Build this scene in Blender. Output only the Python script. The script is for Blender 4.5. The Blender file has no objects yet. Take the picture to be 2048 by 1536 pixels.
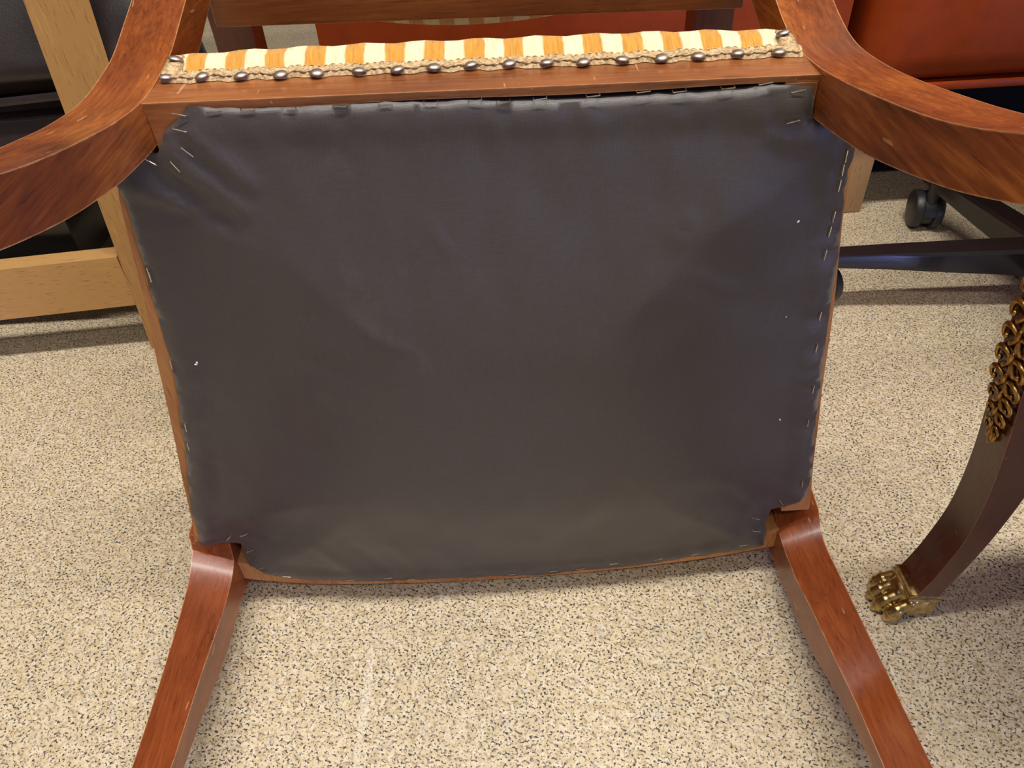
import bpy, bmesh, math, random
from mathutils import Vector, Matrix, geometry, noise
random.seed(7)
scene = bpy.context.scene
COL = scene.collection

# ------------------------------------------------------------------ camera, world, light, exposure
def R(a): return math.radians(a)
CAM_H, PITCH, ROLL, FPX = 0.62, R(42), R(3.5), 1540.0
cam = bpy.data.cameras.new('camera')
cam.sensor_fit = 'HORIZONTAL'; cam.sensor_width = 36.0
cam.lens = 36.0 * FPX / 2048.0
cam.clip_start = 0.01; cam.clip_end = 50
cam.dof.use_dof = False
co = bpy.data.objects.new('camera', cam); COL.objects.link(co)
fw = Vector((0, math.cos(PITCH), -math.sin(PITCH)))
rt = Vector((1, 0, 0)); up = rt.cross(fw)
rt2 = math.cos(ROLL)*rt - math.sin(ROLL)*up
up2 = math.sin(ROLL)*rt + math.cos(ROLL)*up
m = Matrix((rt2, up2, -fw)).transposed().to_4x4()
m.translation = Vector((0, 0, CAM_H))
co.matrix_world = m
scene.camera = co

scene.view_settings.view_transform = 'Standard'
scene.view_settings.look = 'None'
scene.view_settings.gamma = 1.0
scene.view_settings.use_curve_mapping = False
scene.view_settings.exposure = 0.0

w = bpy.data.worlds.new('world'); scene.world = w; w.use_nodes = True
w.node_tree.nodes['Background'].inputs[0].default_value = (0.95, 0.92, 0.9, 1)
w.node_tree.nodes['Background'].inputs[1].default_value = 0.03

def area(name, loc, sx, sy, power, col, aim=(0, 0, -1)):
    l = bpy.data.lights.new(name, 'AREA'); l.shape = 'RECTANGLE'; l.size = sx; l.size_y = sy
    l.energy = power; l.color = col
    o = bpy.data.objects.new(name, l); COL.objects.link(o)
    o.location = loc
    o.rotation_euler = Vector(aim).to_track_quat('-Z', 'Y').to_euler()
    return o
COOL = (1.0, 0.95, 0.90); 
# ceiling fluorescent fittings: one nearly overhead, others spread over the workshop
area('ceiling_lamp', (0.20, 0.24, 2.56), 2.7, 0.12, 84, COOL)
area('ceiling_lamp', (0.50, -1.10, 2.56), 2.2, 0.14, 30, COOL)
area('ceiling_lamp', (2.2, 2.6, 2.56), 0.8, 1.2, 13, COOL)
# added blue light behind the viewer, gives the dust cover its blue sheen
area('blue_sheen_light', (1.60, -1.85, 0.55), 0.6, 1.1, 26, (0.26, 0.34, 1.0), aim=(-0.72, 0.8, -0.05))

# ------------------------------------------------------------------ material helpers
def mat(name):
    m = bpy.data.materials.new(name); m.use_nodes = True
    nt = m.node_tree; b = nt.nodes['Principled BSDF']
    return m, nt, b
class NT:
    def __init__(s, nt): s.nt = nt
    def n(s, typ, **kw):
        nd = s.nt.nodes.new(typ)
        for k, v in kw.items():
            if k.startswith('i_'):
                key = k[2:]
                key = int(key) if key.isdigit() else key.replace('_', ' ')
                nd.inputs[key].default_value = v
            else: setattr(nd, k, v)
        return nd
    def l(s, a, b): s.nt.links.new(a, b)
    def ramp(s, fac, stops, interp='LINEAR'):
        r = s.nt.nodes.new('ShaderNodeValToRGB'); r.color_ramp.interpolation = interp
        el = r.color_ramp.elements
        while len(el) > 1: el.remove(el[-1])
        el[0].position, el[0].color = stops[0][0], (*stops[0][1], 1)
        for p, c in stops[1:]:
            e = el.new(p); e.color = (*c, 1)
        s.l(fac, r.inputs[0]); return r.outputs[0]
    def mix(s, fac, a, b, mode='MIX'):
        m = s.nt.nodes.new('ShaderNodeMix'); m.data_type = 'RGBA'; m.blend_type = mode
        for sock, v in ((m.inputs[0], fac), (m.inputs[6], a), (m.inputs[7], b)):
            if hasattr(v, 'links') or isinstance(v, bpy.types.NodeSocket): s.l(v, sock)
            else: sock.default_value = v if not isinstance(v, tuple) else (*v, 1) if len(v) == 3 else v
        return m.outputs[2]
    def math(s, op, a, b=None, c=None, clamp=False):
        m = s.nt.nodes.new('ShaderNodeMath'); m.operation = op; m.use_clamp = clamp
        for i, v in enumerate((a, b, c)):
            if v is None: continue
            if isinstance(v, bpy.types.NodeSocket): s.l(v, m.inputs[i])
            else: m.inputs[i].default_value = v
        return m.outputs[0]
    def coords(s, scale=(1, 1, 1), kind='Object', rot=(0, 0, 0)):
        t = s.nt.nodes.new('ShaderNodeTexCoord'); mp = s.nt.nodes.new('ShaderNodeMapping')
        mp.inputs['Scale'].default_value = scale; mp.inputs['Rotation'].default_value = rot
        s.l(t.outputs[kind], mp.inputs[0]); return mp.outputs[0]
    def noise(s, vec, scale, detail=3, rough=.5, dist=0):
        n = s.n('ShaderNodeTexNoise', i_Scale=scale, i_Detail=detail, i_Roughness=rough, i_Distortion=dist)
        s.l(vec, n.inputs['Vector']); return n.outputs[0]
    def bump(s, h, strength, dist, b):
        n = s.n('ShaderNodeBump', i_Strength=strength, i_Distance=dist)
        s.l(h, n.inputs['Height']); s.l(n.outputs[0], b.inputs['Normal']); return n

def wood(name, dark, mid, light, axis='y', rough=.28, coat=.35, wear=None, grain=90, spread=1.0, edge=0.0016):
    m, nt, b = mat(name); N = NT(nt)
    st = 0.07
    sc = {'x': (st, 1, 1), 'y': (1, st, 1), 'z': (1, 1, st)}[axis]
    v = N.coords(sc)
    fine = N.noise(v, grain*4, 3, .6, .4)
    broad = N.noise(N.coords({'x': (.35, 1, 1), 'y': (1, .35, 1), 'z': (1, 1, .35)}[axis]), 26, 3, .55, .6)
    mott = N.noise(N.coords(), 9, 2, .5)
    f = N.math('ADD', N.math('MULTIPLY', fine, .38), N.math('ADD', N.math('MULTIPLY', broad, .52*spread), N.math('MULTIPLY', mott, .34*spread)))
    lo, hi = .42, .86
    col = N.ramp(f, [(lo, dark), ((lo+hi)/2, mid), (hi, light)])
    pores = N.ramp(N.noise(N.coords({'x': (.05, 1, 1), 'y': (1, .05, 1), 'z': (1, 1, .05)}[axis]), 900, 2, .5), [(.30, (.55, .5, .5)), (.40, (1, 1, 1))])
    col = N.mix(.8, col, pores, 'MULTIPLY')
    r = N.math('ADD', N.math('MULTIPLY', N.noise(N.coords(), 60, 3), .14), rough-.07)
    if wear:
        bv = N.n('ShaderNodeBevel', samples=6, i_Radius=edge)
        g = N.n('ShaderNodeNewGeometry')
        d = N.n('ShaderNodeVectorMath', operation='DOT_PRODUCT')
        N.l(bv.outputs[0], d.inputs[0]); N.l(g.outputs['Normal'], d.inputs[1])
        e = N.math('SUBTRACT', 1.0, d.outputs['Value'])
        e = N.math('ADD', N.math('MULTIPLY', e, 6.0), N.math('MULTIPLY', N.math('SUBTRACT', N.noise(N.coords(), 130, 4, .7), .62), 4.0), clamp=True)
        e2 = N.math('MULTIPLY', N.math('SUBTRACT', 1.0, d.outputs['Value']), 8.0, clamp=True)
        e = N.math('MULTIPLY', e, e2, clamp=True)
        col = N.mix(e, col, wear)
        # scratches
        sv = N.coords((9, 1, 5), rot=(.4, .6, .9))
        sc_ = N.ramp(N.noise(sv, 38, 1, .3), [(.765, (0, 0, 0)), (.785, (1, 1, 1))])
        scm = N.n('ShaderNodeRGBToBW'); N.l(sc_, scm.inputs[0])
        col = N.mix(N.math('MULTIPLY', scm.outputs[0], .45), col, wear)
    N.l(col, b.inputs['Base Color']); N.l(r, b.inputs['Roughness'])
    b.inputs['Coat Weight'].default_value = coat; b.inputs['Coat Roughness'].default_value = .18; b.inputs['Specular IOR Level'].default_value = .3
    N.bump(N.math('ADD', fine, N.math('MULTIPLY', N.noise(N.coords(), 40, 2), 1.2)), .12, .0012, b)
    return m

W_DK, W_MD, W_LT = (.060, .012, .0035), (.22, .055, .011), (.46, .15, .028)
WEAR = (.62, .33, .16)
M = {}
M['wood_y'] = wood('walnut_lengthwise', W_DK, W_MD, W_LT, 'y', wear=WEAR)
M['wood_leg'] = wood('walnut_front_leg', (.10, .02, .005), (.23, .052, .012), (.36, .10, .022), 'y', rough=.3, wear=WEAR)
M['wood_x'] = wood('walnut_crosswise', (.12, .032, .010), (.25, .08, .021), (.36, .13, .036), 'x', wear=WEAR, rough=.33)
M['raw_wood'] = wood('unvarnished_wood', (.10, .035, .010), (.36, .15, .045), (.52, .24, .075), 'z', rough=.6, coat=0, spread=1.3)
M['oak'] = wood('oak', (.44, .245, .085), (.62, .365, .145), (.76, .485, .215), 'z', rough=.42, coat=.1, spread=.55)
M['oak_x'] = wood('oak_crosswise', (.48, .27, .095), (.67, .41, .165), (.80, .52, .24), 'x', rough=.42, coat=.1, spread=.5)
M['beech'] = wood('beech', (.42, .25, .12), (.56, .36, .19), (.66, .46, .27), 'z', rough=.5, coat=0, spread=.5)
M['mahogany'] = wood('mahogany', (.020, .004, .0015), (.075, .014, .004), (.13, .030, .008), 'z', rough=.2, coat=.6, wear=(.33, .13, .06), edge=.0012)

def metal(name, col, rough, var=.15, dark=None):
    m, nt, b = mat(name); N = NT(nt)
    b.inputs['Metallic'].default_value = 1
    n = N.noise(N.coords(), 180, 4, .6)
    dk = dark or tuple(c*.45 for c in col)
    N.l(N.ramp(n, [(.3, dk), (.62, col)]), b.inputs['Base Color'])
    N.l(N.math('ADD', N.math('MULTIPLY', n, var), rough), b.inputs['Roughness'])
    return m
M['brass'] = metal('worn_brass', (.62, .47, .20), .2, .2, (.28, .19, .07))
M['gilt'] = metal('gilt_bronze', (.50, .30, .085), .25, .2, (.16, .075, .018))
M['nail'] = metal('pewter_nail', (.46, .39, .33), .40, .15, (.30, .25, .2))
M['staple'] = metal('steel_staple', (.88, .80, .66), .25)

def plain(name, col, rough, coat=0, bump=None, var=.25, spec=None):
    m, nt, b = mat(name); N = NT(nt)
    n = N.noise(N.coords(), 35, 4, .6)
    lo = tuple(c*(1-var) for c in col); hi = tuple(min(1, c*(1+var)) for c in col)
    N.l(N.ramp(n, [(.3, lo), (.7, hi)]), b.inputs['Base Color'])
    b.inputs['Roughness'].default_value = rough; b.inputs['Coat Weight'].default_value = coat
    if spec is not None: b.inputs['Specular IOR Level'].default_value = spec
    if bump: N.bump(N.noise(N.coords(), bump[0], 4, .65), bump[1], bump[2], b)
    return m
M['black_leather'] = plain('black_leather', (.019, .012, .013), .38, 0, (420, .3, .0008), .3)
M['red_leather'] = plain('rust_leather', (.26, .037, .0042), .46, 0, (700, .18, .0006), .12, .25)
M['red_dark'] = plain('rust_leather_seam', (.10, .018, .007), .5, 0, None, .1)
M['black_paint'] = plain('black_powder_coat', (.012, .011, .011), .24, .2, (300, .05, .0003), .1)
M['shade_black'] = plain('under_sofa_shade', (.008, .0075, .007), .9, 0, None, .1, .1)  # near-black standing for the shade under the sofas
M['black_plastic'] = plain('black_plastic', (.018, .018, .019), .42, 0, None, .1)
M['grey_plastic'] = plain('grey_plastic', (.10, .10, .10), .55, 0, None, .1)
M['wall'] = plain('painted_wall', (.40, .38, .35), .8, 0, (200, .05, .001), .03)
M['ceiling'] = plain('ceiling_paint', (.50, .49, .47), .85, 0, None, .03)
M['grey_seat'] = plain('worn_upholstery', (.35, .30, .22), .9, 0, None, .1)
M['lint'] = plain('white_lint', (.85, .83, .78), .9, 0, None, .05)
M['braid'] = None

def cover_material():
    m, nt, b = mat('black_cambric'); N = NT(nt)
    warp = N.noise(N.coords((1, 1, .05)), 1700, 2, .5)
    weft = N.noise(N.coords((.05, 1, 1)), 1700, 2, .5)
    f = N.math('ADD', N.math('MULTIPLY', warp, .5), N.math('MULTIPLY', weft, .5))
    base = N.ramp(f, [(.30, (.046, .038, .034)), (.70, (.062, .052, .047))])
    dust = N.ramp(N.noise(N.coords((1, 1, .6)), 16, 5, .7), [(.62, (0, 0, 0)), (.85, (.6, .6, .6))])
    db = N.n('ShaderNodeRGBToBW'); N.l(dust, db.inputs[0])
    base = N.mix(N.math('MULTIPLY', db.outputs[0], .4), base, (.18, .165, .15))
    N.l(base, b.inputs['Base Color'])
    b.inputs['Roughness'].default_value = .42
    b.inputs['Specular IOR Level'].default_value = .45
    b.inputs['Sheen Weight'].default_value = .12; b.inputs['Sheen Roughness'].default_value = .4
    N.bump(N.math('ADD', f, N.math('MULTIPLY', N.noise(N.coords(), 22, 3), 2.5)), .14, .0014, b)
    return m
M['cover'] = cover_material()

def stripe_material(x0=-.0100, period=.0228):
    m, nt, b = mat('striped_velvet'); N = NT(nt)
    t = N.n('ShaderNodeTexCoord'); s = N.n('ShaderNodeSeparateXYZ'); N.l(t.outputs['Object'], s.inputs[0])
    wob = N.math('MULTIPLY', N.math('SUBTRACT', N.noise(N.coords(), 60, 2), .5), .0035)
    x = N.math('ADD', s.outputs[0], wob)
    ph = N.math('MULTIPLY', N.math('SUBTRACT', x, x0), 2*math.pi/period)
    c = N.math('MULTIPLY', N.math('ADD', N.math('COSINE', ph), 1), .5)
    weave = N.noise(N.coords((1, .1, .1)), 900, 2)
    gold = N.ramp(weave, [(.3, (.42, .18, .011)), (.7, (.60, .285, .028))])
    cream = N.ramp(weave, [(.3, (.62, .50, .29)), (.7, (.78, .67, .44))])
    k = N.n('ShaderNodeMapRange', i_1=.44, i_2=.58); N.l(c, k.inputs[0])
    N.l(N.mix(k.outputs[0], cream, gold), b.inputs['Base Color'])
    b.inputs['Roughness'].default_value = .85; b.inputs['Sheen Weight'].default_value = .3
    N.bump(N.noise(N.coords(), 700, 3), .25, .001, b)
    return m
M['stripe'] = stripe_material()
def braid_material():
    m, nt, b = mat('gimp_braid'); N = NT(nt)
    v = N.coords((1, 1, 1))
    n = N.noise(v, 520, 2, .5)
    N.l(N.ramp(n, [(.3, (.24, .15, .065)), (.5, (.47, .33, .165)), (.75, (.62, .47, .27))]), b.inputs['Base Color'])
    b.inputs['Roughness'].default_value = .85
    N.bump(n, .5, .0015, b)
    return m
M['braid'] = braid_material()

def floor_material():
    m, nt, b = mat('speckled_floor'); N = NT(nt)
    v = N.coords()
    base = N.ramp(N.noise(v, 130, 3, .6), [(.32, (.50, .39, .225)), (.5, (.62, .51, .32)), (.68, (.70, .61, .43))])
    pale = N.n('ShaderNodeMapRange', i_1=.56, i_2=.66); N.l(N.noise(v, 230, 2, .5), pale.inputs[0])
    base = N.mix(N.math('MULTIPLY', pale.outputs[0], .55), base, (.78, .70, .56))
    tan = N.n('ShaderNodeMapRange', i_1=.545, i_2=.61); N.l(N.noise(N.coords(rot=(0, 0, .7)), 360, 2, .55), tan.inputs[0])
    base = N.mix(N.math('MULTIPLY', tan.outputs[0], .75), base, (.225, .180, .140))
    dens = N.math('MULTIPLY', N.math('SUBTRACT', N.noise(v, 26, 3, .6), .5), .16)
    fl = N.math('ADD', N.noise(N.coords((1, 1.15, 1), rot=(0, 0, .5)), 430, 1.5, .5), dens)
    dk = N.n('ShaderNodeMapRange', i_1=.588, i_2=.622); N.l(fl, dk.inputs[0])
    base = N.mix(N.math('MULTIPLY', dk.outputs[0], .93), base, (.022, .021, .032))
    blue = N.n('ShaderNodeMapRange', i_1=.60, i_2=.68); N.l(N.noise(N.coords(rot=(0, 0, 1.3)), 60, 3, .6), blue.inputs[0])
    base = N.mix(N.math('MULTIPLY', blue.outputs[0], .25), base, (.42, .40, .40))
    # a few faint reddish-brown stains in the floor
    st = N.n('ShaderNodeMapRange', i_1=.74, i_2=.80); N.l(N.noise(v, 7.5, 4, .6), st.inputs[0])
    base = N.mix(N.math('MULTIPLY', st.outputs[0], .3), base, (.22, .085, .05))
    for rot_, sc_, lo_ in (((0, 0, .5), (26, 1.1, 1), .735), ((0, 0, -.35), (22, 1.3, 1), .75)):
        sm = N.n('ShaderNodeMapRange', i_1=lo_, i_2=lo_+.012); N.l(N.noise(N.coords(sc_, rot=rot_), 3.1, 1, .3, .2), sm.inputs[0])
        base = N.mix(N.math('MULTIPLY', sm.outputs[0], .30), base, (.80, .74, .64))
    N.l(base, b.inputs['Base Color'])
    r = N.math('ADD', N.math('MULTIPLY', N.noise(v, 14, 3), .16), .30)
    N.l(r, b.inputs['Roughness'])
    b.inputs['Specular IOR Level'].default_value = .42
    N.bump(N.noise(v, 300, 2, .5), .16, .0012, b)
    return m
M['floor'] = floor_material()

# ------------------------------------------------------------------ geometry helpers
def link(name, bm, material, parent=None, origin=None, smooth=True, kind=None, label=None, angle=35):
    bmesh.ops.recalc_face_normals(bm, faces=bm.faces)
    org = Vector(origin) if origin is not None else (parent.matrix_world_loc if False else None)
    if parent is not None:
        root = parent; off = Vector(parent['_org'])
    else:
        off = Vector(origin or (0, 0, 0))
    bmesh.ops.translate(bm, verts=bm.verts, vec=-off)
    me = bpy.data.meshes.new(name); bm.to_mesh(me); bm.free()
    me.materials.append(material)
    if smooth:
        for p in me.polygons: p.use_smooth = True
        try: me.set_sharp_from_angle(angle=R(angle))
        except Exception: pass
    o = bpy.data.objects.new(name, me); COL.objects.link(o)
    if parent is not None:
        o.parent = parent          # meshes are written relative to the thing's own base point
    else:
        o.location = off
    o['_org'] = tuple(off)
    if kind: o['kind'] = kind
    if label: o['label'] = label
    return o
def thing(name, label, cat, loc, group=None):
    o = bpy.data.objects.new(name, None); COL.objects.link(o); o.location = loc
    o.empty_display_size = .05
    o['label'] = label; o['category'] = cat; o['_org'] = tuple(loc)
    if group: o['group'] = group
    return o
def bevel(bm, w, seg=2, angle=30):
    es = [e for e in bm.edges if len(e.link_faces) == 2 and e.calc_face_angle(0) > R(angle)]
    if es: bmesh.ops.bevel(bm, geom=es, offset=w, segments=seg, profile=.5, affect='EDGES', clamp_overlap=True)
    return bm
def box(bm, a, b, rot=None, piv=None):
    r = bmesh.ops.create_cube(bm, size=1)
    c = (Vector(a)+Vector(b))/2; d = Vector(b)-Vector(a)
    for v in r['verts']:
        v.co = Vector((v.co.x*d.x, v.co.y*d.y, v.co.z*d.z)) + c
        if rot is not None: v.co = rot @ (v.co-Vector(piv)) + Vector(piv)
    return r['verts']
def spline(pts, n=6):
    """Catmull-Rom through the points"""
    P = [Vector(p) for p in pts]
    P = [P[0]*2-P[1]] + P + [P[-1]*2-P[-2]]
    out = []
    for i in range(1, len(P)-2):
        for k in range(n):
            t = k/n
            a, b, c, d = P[i-1], P[i], P[i+1], P[i+2]
            out.append(.5*((2*b)+(c-a)*t+(2*a-5*b+4*c-d)*t*t+(3*b-a-3*c+d)*t**3))
    out.append(P[-2]); return out
def ribbon_solid(bm, backs, fronts, x_of, closed_ends=True):
    """solid between two polylines (same count); x_of(i) gives (x0, x1)"""
    rings = []
    for i, (p, q) in enumerate(zip(backs, fronts)):
        x0, x1 = x_of(i)
        rings.append([bm.verts.new((x0, p[0], p[1])), bm.verts.new((x1, p[0], p[1])),
                      bm.verts.new((x1, q[0], q[1])), bm.verts.new((x0, q[0], q[1]))])
    for a, b in zip(rings, rings[1:]):
        for k in range(4):
            bm.faces.new((a[k], a[(k+1) % 4], b[(k+1) % 4], b[k]))
    bm.faces.new(rings[0][::-1]); bm.faces.new(rings[-1])
    return bm
def loft(bm, rings, cap=True, closed=True):
    V = [[bm.verts.new(p) for p in r] for r in rings]
    n = len(V[0])
    for a, b in zip(V, V[1:]):
        for k in range(n if closed else n-1):
            bm.faces.new((a[k], a[(k+1) % n], b[(k+1) % n], b[k]))
    if cap:
        bm.faces.new(V[0][::-1]); bm.faces.new(V[-1])
    return V
def tube(bm, pts, radii, seg=8, squash=None):
    P = [Vector(p) for p in pts]
    rings = []
    prev = None
    for i, p in enumerate(P):
        t = (P[min(i+1, len(P)-1)]-P[max(i-1, 0)]).normalized()
        if prev is None:
            u = t.orthogonal().normalized()
        else:
            u = (prev - t*prev.dot(t)).normalized()
        prev = u; v = t.cross(u)
        r = radii[i] if hasattr(radii, '__len__') else radii
        rings.append([p+u*r*math.cos(2*math.pi*k/seg)+v*r*math.sin(2*math.pi*k/seg) for k in range(seg)])
    loft(bm, rings); return bm
def sphere(bm, c, r, seg=16, rings=10, rot=None):
    res = bmesh.ops.create_uvsphere(bm, u_segments=seg, v_segments=rings, radius=1)
    rr = Vector(r) if hasattr(r, '__len__') else Vector((r, r, r))
    for v in res['verts']:
        q = Vector((v.co.x*rr.x, v.co.y*rr.y, v.co.z*rr.z))
        if rot is not None: q = rot @ q
        v.co = q + Vector(c)
    return res['verts']
def cyl(bm, a, b, r0, r1=None, seg=20):
    a, b = Vector(a), Vector(b); t = (b-a).normalized(); u = t.orthogonal().normalized(); v = t.cross(u)
    r1 = r0 if r1 is None else r1
    loft(bm, [[p+(u*math.cos(2*math.pi*k/seg)+v*math.sin(2*math.pi*k/seg))*r for k in range(seg)] for p, r in ((a, r0), (b, r1))])
def interp(tab, t):
    if t <= tab[0][0]: return tab[0][1]
    for (a, va), (b, vb) in zip(tab, tab[1:]):
        if t <= b: return va + (vb-va)*(t-a)/(b-a)
    return tab[-1][1]
def inv(poly):   # (x,z) list -> x as function of z
    tab = sorted((z, x) for x, z in poly); return lambda z: interp(tab, z)

# ------------------------------------------------------------------ setting
def structure(name, a, b, material):
    bm = bmesh.new(); box(bm, a, b)
    o = link(name, bm, material, origin=((a[0]+b[0])/2, (a[1]+b[1])/2, min(a[2], b[2])), smooth=False, kind='structure')
    return o
bm = bmesh.new(); box(bm, (-2.7, -2.7, -.05), (2.9, 3.3, 0))
link('floor', bm, M['floor'], origin=(0, 0, 0), smooth=False, kind='structure')
structure('wall_back', (-2.7, 3.3, 0), (2.9, 3.4, 2.6), M['wall'])
structure('wall_left', (-2.8, -2.7, 0), (-2.7, 3.3, 2.6), M['wall'])
structure('wall_right', (2.9, -2.7, 0), (3.0, 3.3, 2.6), M['wall'])
structure('wall_front', (-2.7, -2.8, 0), (2.9, -2.7, 2.6), M['wall'])
structure('ceiling', (-2.8, -2.8, 2.6), (3.0, 3.4, 2.7), M['ceiling'])

# ------------------------------------------------------------------ the tipped armchair
CH = thing('armchair', 'walnut armchair tipped forward, underside of its seat covered with black cloth facing the viewer', 'chair', (0, .42, 0))
# -- rear legs run on into the back stiles (profile in y,z)
def rear_leg(back, front, xo_tab, xi_tab):
    B = spline([(y, z, 0) for y, z in back], 6); Fr = spline([(y, z, 0) for y, z in front], 6)
    bm = bmesh.new()
    ribbon_solid(bm, [(p.x, p.y) for p in B], [(p.x, p.y) for p in Fr],
                 lambda i: (interp(xo_tab, B[i].x), interp(xi_tab, B[i].x)))
    bevel(bm, .0011, 2, 50)
    return link('rear_leg', bm, M['wood_y'], CH)
rear_leg([(.00, .606), (.10, .560), (.19, .523), (.24, .506), (.275, .494), (.312, .484), (.351, .4755), (.381, .470), (.417, .4665), (.454, .469), (.475, .4725), (.500, .480), (.530, .4895), (.60, .513), (.70, .553), (.86, .622)],
         [(.00, .588), (.10, .541), (.19, .501), (.235, .481), (.262, .471), (.303, .459), (.340, .451), (.368, .4465), (.408, .443), (.448, .4445), (.475, .447), (.505, .454), (.536, .4635), (.606, .487), (.707, .527), (.865, .596)],
         [(0, -.226), (.275, -.2215), (.86, -.221)], [(0, -.192), (.275, -.187), (.86, -.187)])
rear_leg([(.00, .610), (.10, .562), (.19, .523), (.238, .503), (.272, .491), (.305, .482), (.350, .4725), (.379, .467), (.409, .4625), (.440, .460), (.461, .461), (.481, .4655), (.505, .4735), (.60, .507), (.70, .547), (.86, .616)],
         [(.00, .590), (.10, .541), (.19, .500), (.224, .484), (.257, .471), (.285, .462), (.325, .451), (.355, .4445), (.406, .437), (.440, .436), (.468, .437), (.495, .4415), (.515, .4475), (.606, .481), (.707, .521), (.865, .590)],
         [(0, .216), (.275, .2105), (.86, .209)], [(0, .181), (.275, .1755), (.86, .175)])
# -- front legs
def front_leg(outer, inner, low, xo_tab, xi_tab):
    """outer / inner: z of the back face along y at either side, low: z of the front face"""
    ys = [.455, .4135, .4115, .408, .400, .390, .378, .362, .345, .325, .30, .27, .235, .19, .12, .05, 0]
    bm = bmesh.new(); rings = []
    o_, i_, l_ = (sorted(t) for t in (outer, inner, low))
    for y in ys:
        zo, zi, zl = interp(o_, y), interp(i_, y), interp(l_, y)
        xo, xi = interp(xo_tab, y), interp(xi_tab, y)
        rings.append([(xo, y, zo), (xi, y, zi), (xi, y, zl), (xo, y, zl+(zo-zi)*.6)])
    loft(bm, rings); bevel(bm, .0009, 2, 50)
    return link('front_leg', bm, M['wood_leg'], CH)
front_leg([(.455, .098), (.4125, .098), (.4105, .0845), (.404, .0815), (.394, .076), (.383, .0725), (.359, .0700), (.333, .0682), (.303, .0672), (.266, .0672), (.234, .0682), (.12, .088), (.0, .112)],
          [(.455, .084), (.4125, .084), (.4105, .0660), (.404, .0625), (.394, .0595), (.386, .0582), (.365, .0582), (.336, .0622), (.307, .0668), (.277, .0695), (.23, .0740), (.12, .092), (.0, .116)],
          [(.455, .020), (.4125, .022), (.407, .0255), (.387, .0285), (.343, .0295), (.308, .038), (.272, .047), (.237, .0545), (.12, .071), (.0, .094)],
          [(0, -.285), (.455, -.283)], [(0, -.257), (.2, -.2530), (.455, -.2525)])
front_leg([(.455, .088), (.4225, .088), (.4085, .0765), (.400, .0690), (.392, .0655), (.378, .0650), (.356, .0670), (.305, .0712), (.26, .0752), (.216, .0765), (.12, .092), (.0, .116)],
          [(.455, .076), (.4225, .074), (.4205, .0572), (.412, .0552), (.393, .0532), (.378, .0538), (.363, .0552), (.321, .0652), (.283, .0722), (.239, .0812), (.197, .0852), (.12, .098), (.0, .122)],
          [(.455, .016), (.4225, .018), (.408, .0205), (.39, .0200), (.344, .026), (.302, .036), (.256, .056), (.208, .069), (.12, .082), (.0, .105)],
          [(0, .264), (.455, .2585)], [(0, .226), (.2, .2278), (.455, .2280)])
# -- seat frame
RAIL_L = [(-.215, .443), (-.2166, .4238), (-.2202, .4114), (-.2256, .3788), (-.2311, .3433), (-.2397, .2993), (-.2468, .2592), (-.2571, .2036), (-.2639, .1695), (-.2728, .12), (-.2799, .09)]
RAIL_R = [(.205, .437), (.2055, .4146), (.2085, .3756), (.2127, .3469), (.2188, .3076), (.2238, .2684), (.2282, .2302), (.2343, .188), (.2396, .1475), (.2467, .103), (.2494, .083)]
FRONT = [(-.2540, .0333), (-.2358, .0272), (-.1967, .0181), (-.1607, .0135), (-.0919, .0085), (-.0222, .0068), (.0708, .0098), (.1626, .0192), (.2290, .0325)]
def side_rail(poly, s):
    P = spline([(x, z, 0) for x, z in poly], 4)
    bm = bmesh.new()
    rings = []
    for p in P:
        rings.append([(p.x, .4115, p.y), (p.x, .458, p.y), (p.x-s*.024, .458, p.y), (p.x-s*.024, .4115, p.y)])
    loft(bm, rings); bevel(bm, .0008, 1, 50)
    return link('side_rail', bm, M['raw_wood'], CH)
side_rail(RAIL_L, -1); side_rail(RAIL_R, 1)
P = spline([(x, z, 0) for x, z in FRONT], 4)
bm = bmesh.new()
loft(bm, [[(p.x, .4115, p.y), (p.x, .458, p.y-.002), (p.x, .458, p.y+.024), (p.x, .4115, p.y+.024)] for p in P])
bevel(bm, .0008, 1, 50)
link('front_rail', bm, M['raw_wood'], CH)
bm = bmesh.new()
ribs = []
for i in range(25):
    x = -.1875 + (.3635)*i/24; z = .4665 - .0065*i/24
    ribs.append([(x, .4105, z-.0005), (x, .4445, z), (x, .462, z-.003), (x, .462, z-.0075), (x, .4110, z-.0062+.0018*i/24-.0006*math.sin(i*.5))])
loft(bm, ribs); bevel(bm, .0009, 2, 40)
link('rear_rail', bm, M['wood_x'], CH)
bm = bmesh.new(); box(bm, (-.1872, .4108, .4385), (-.158, .456, .4640)); bevel(bm, .0006, 1); link('corner_block', bm, M['wood_x'], CH)
bm = bmesh.new(); box(bm, (.157, .4108, .430), (.1755, .456, .4560)); bevel(bm, .0006, 1); link('corner_block', bm, M['wood_x'], CH)
bm = bmesh.new(); box(bm, (-.16, .428, .430), (.16, .455, .4585)); link('inner_rail', bm, M['raw_wood'], CH)

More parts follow.
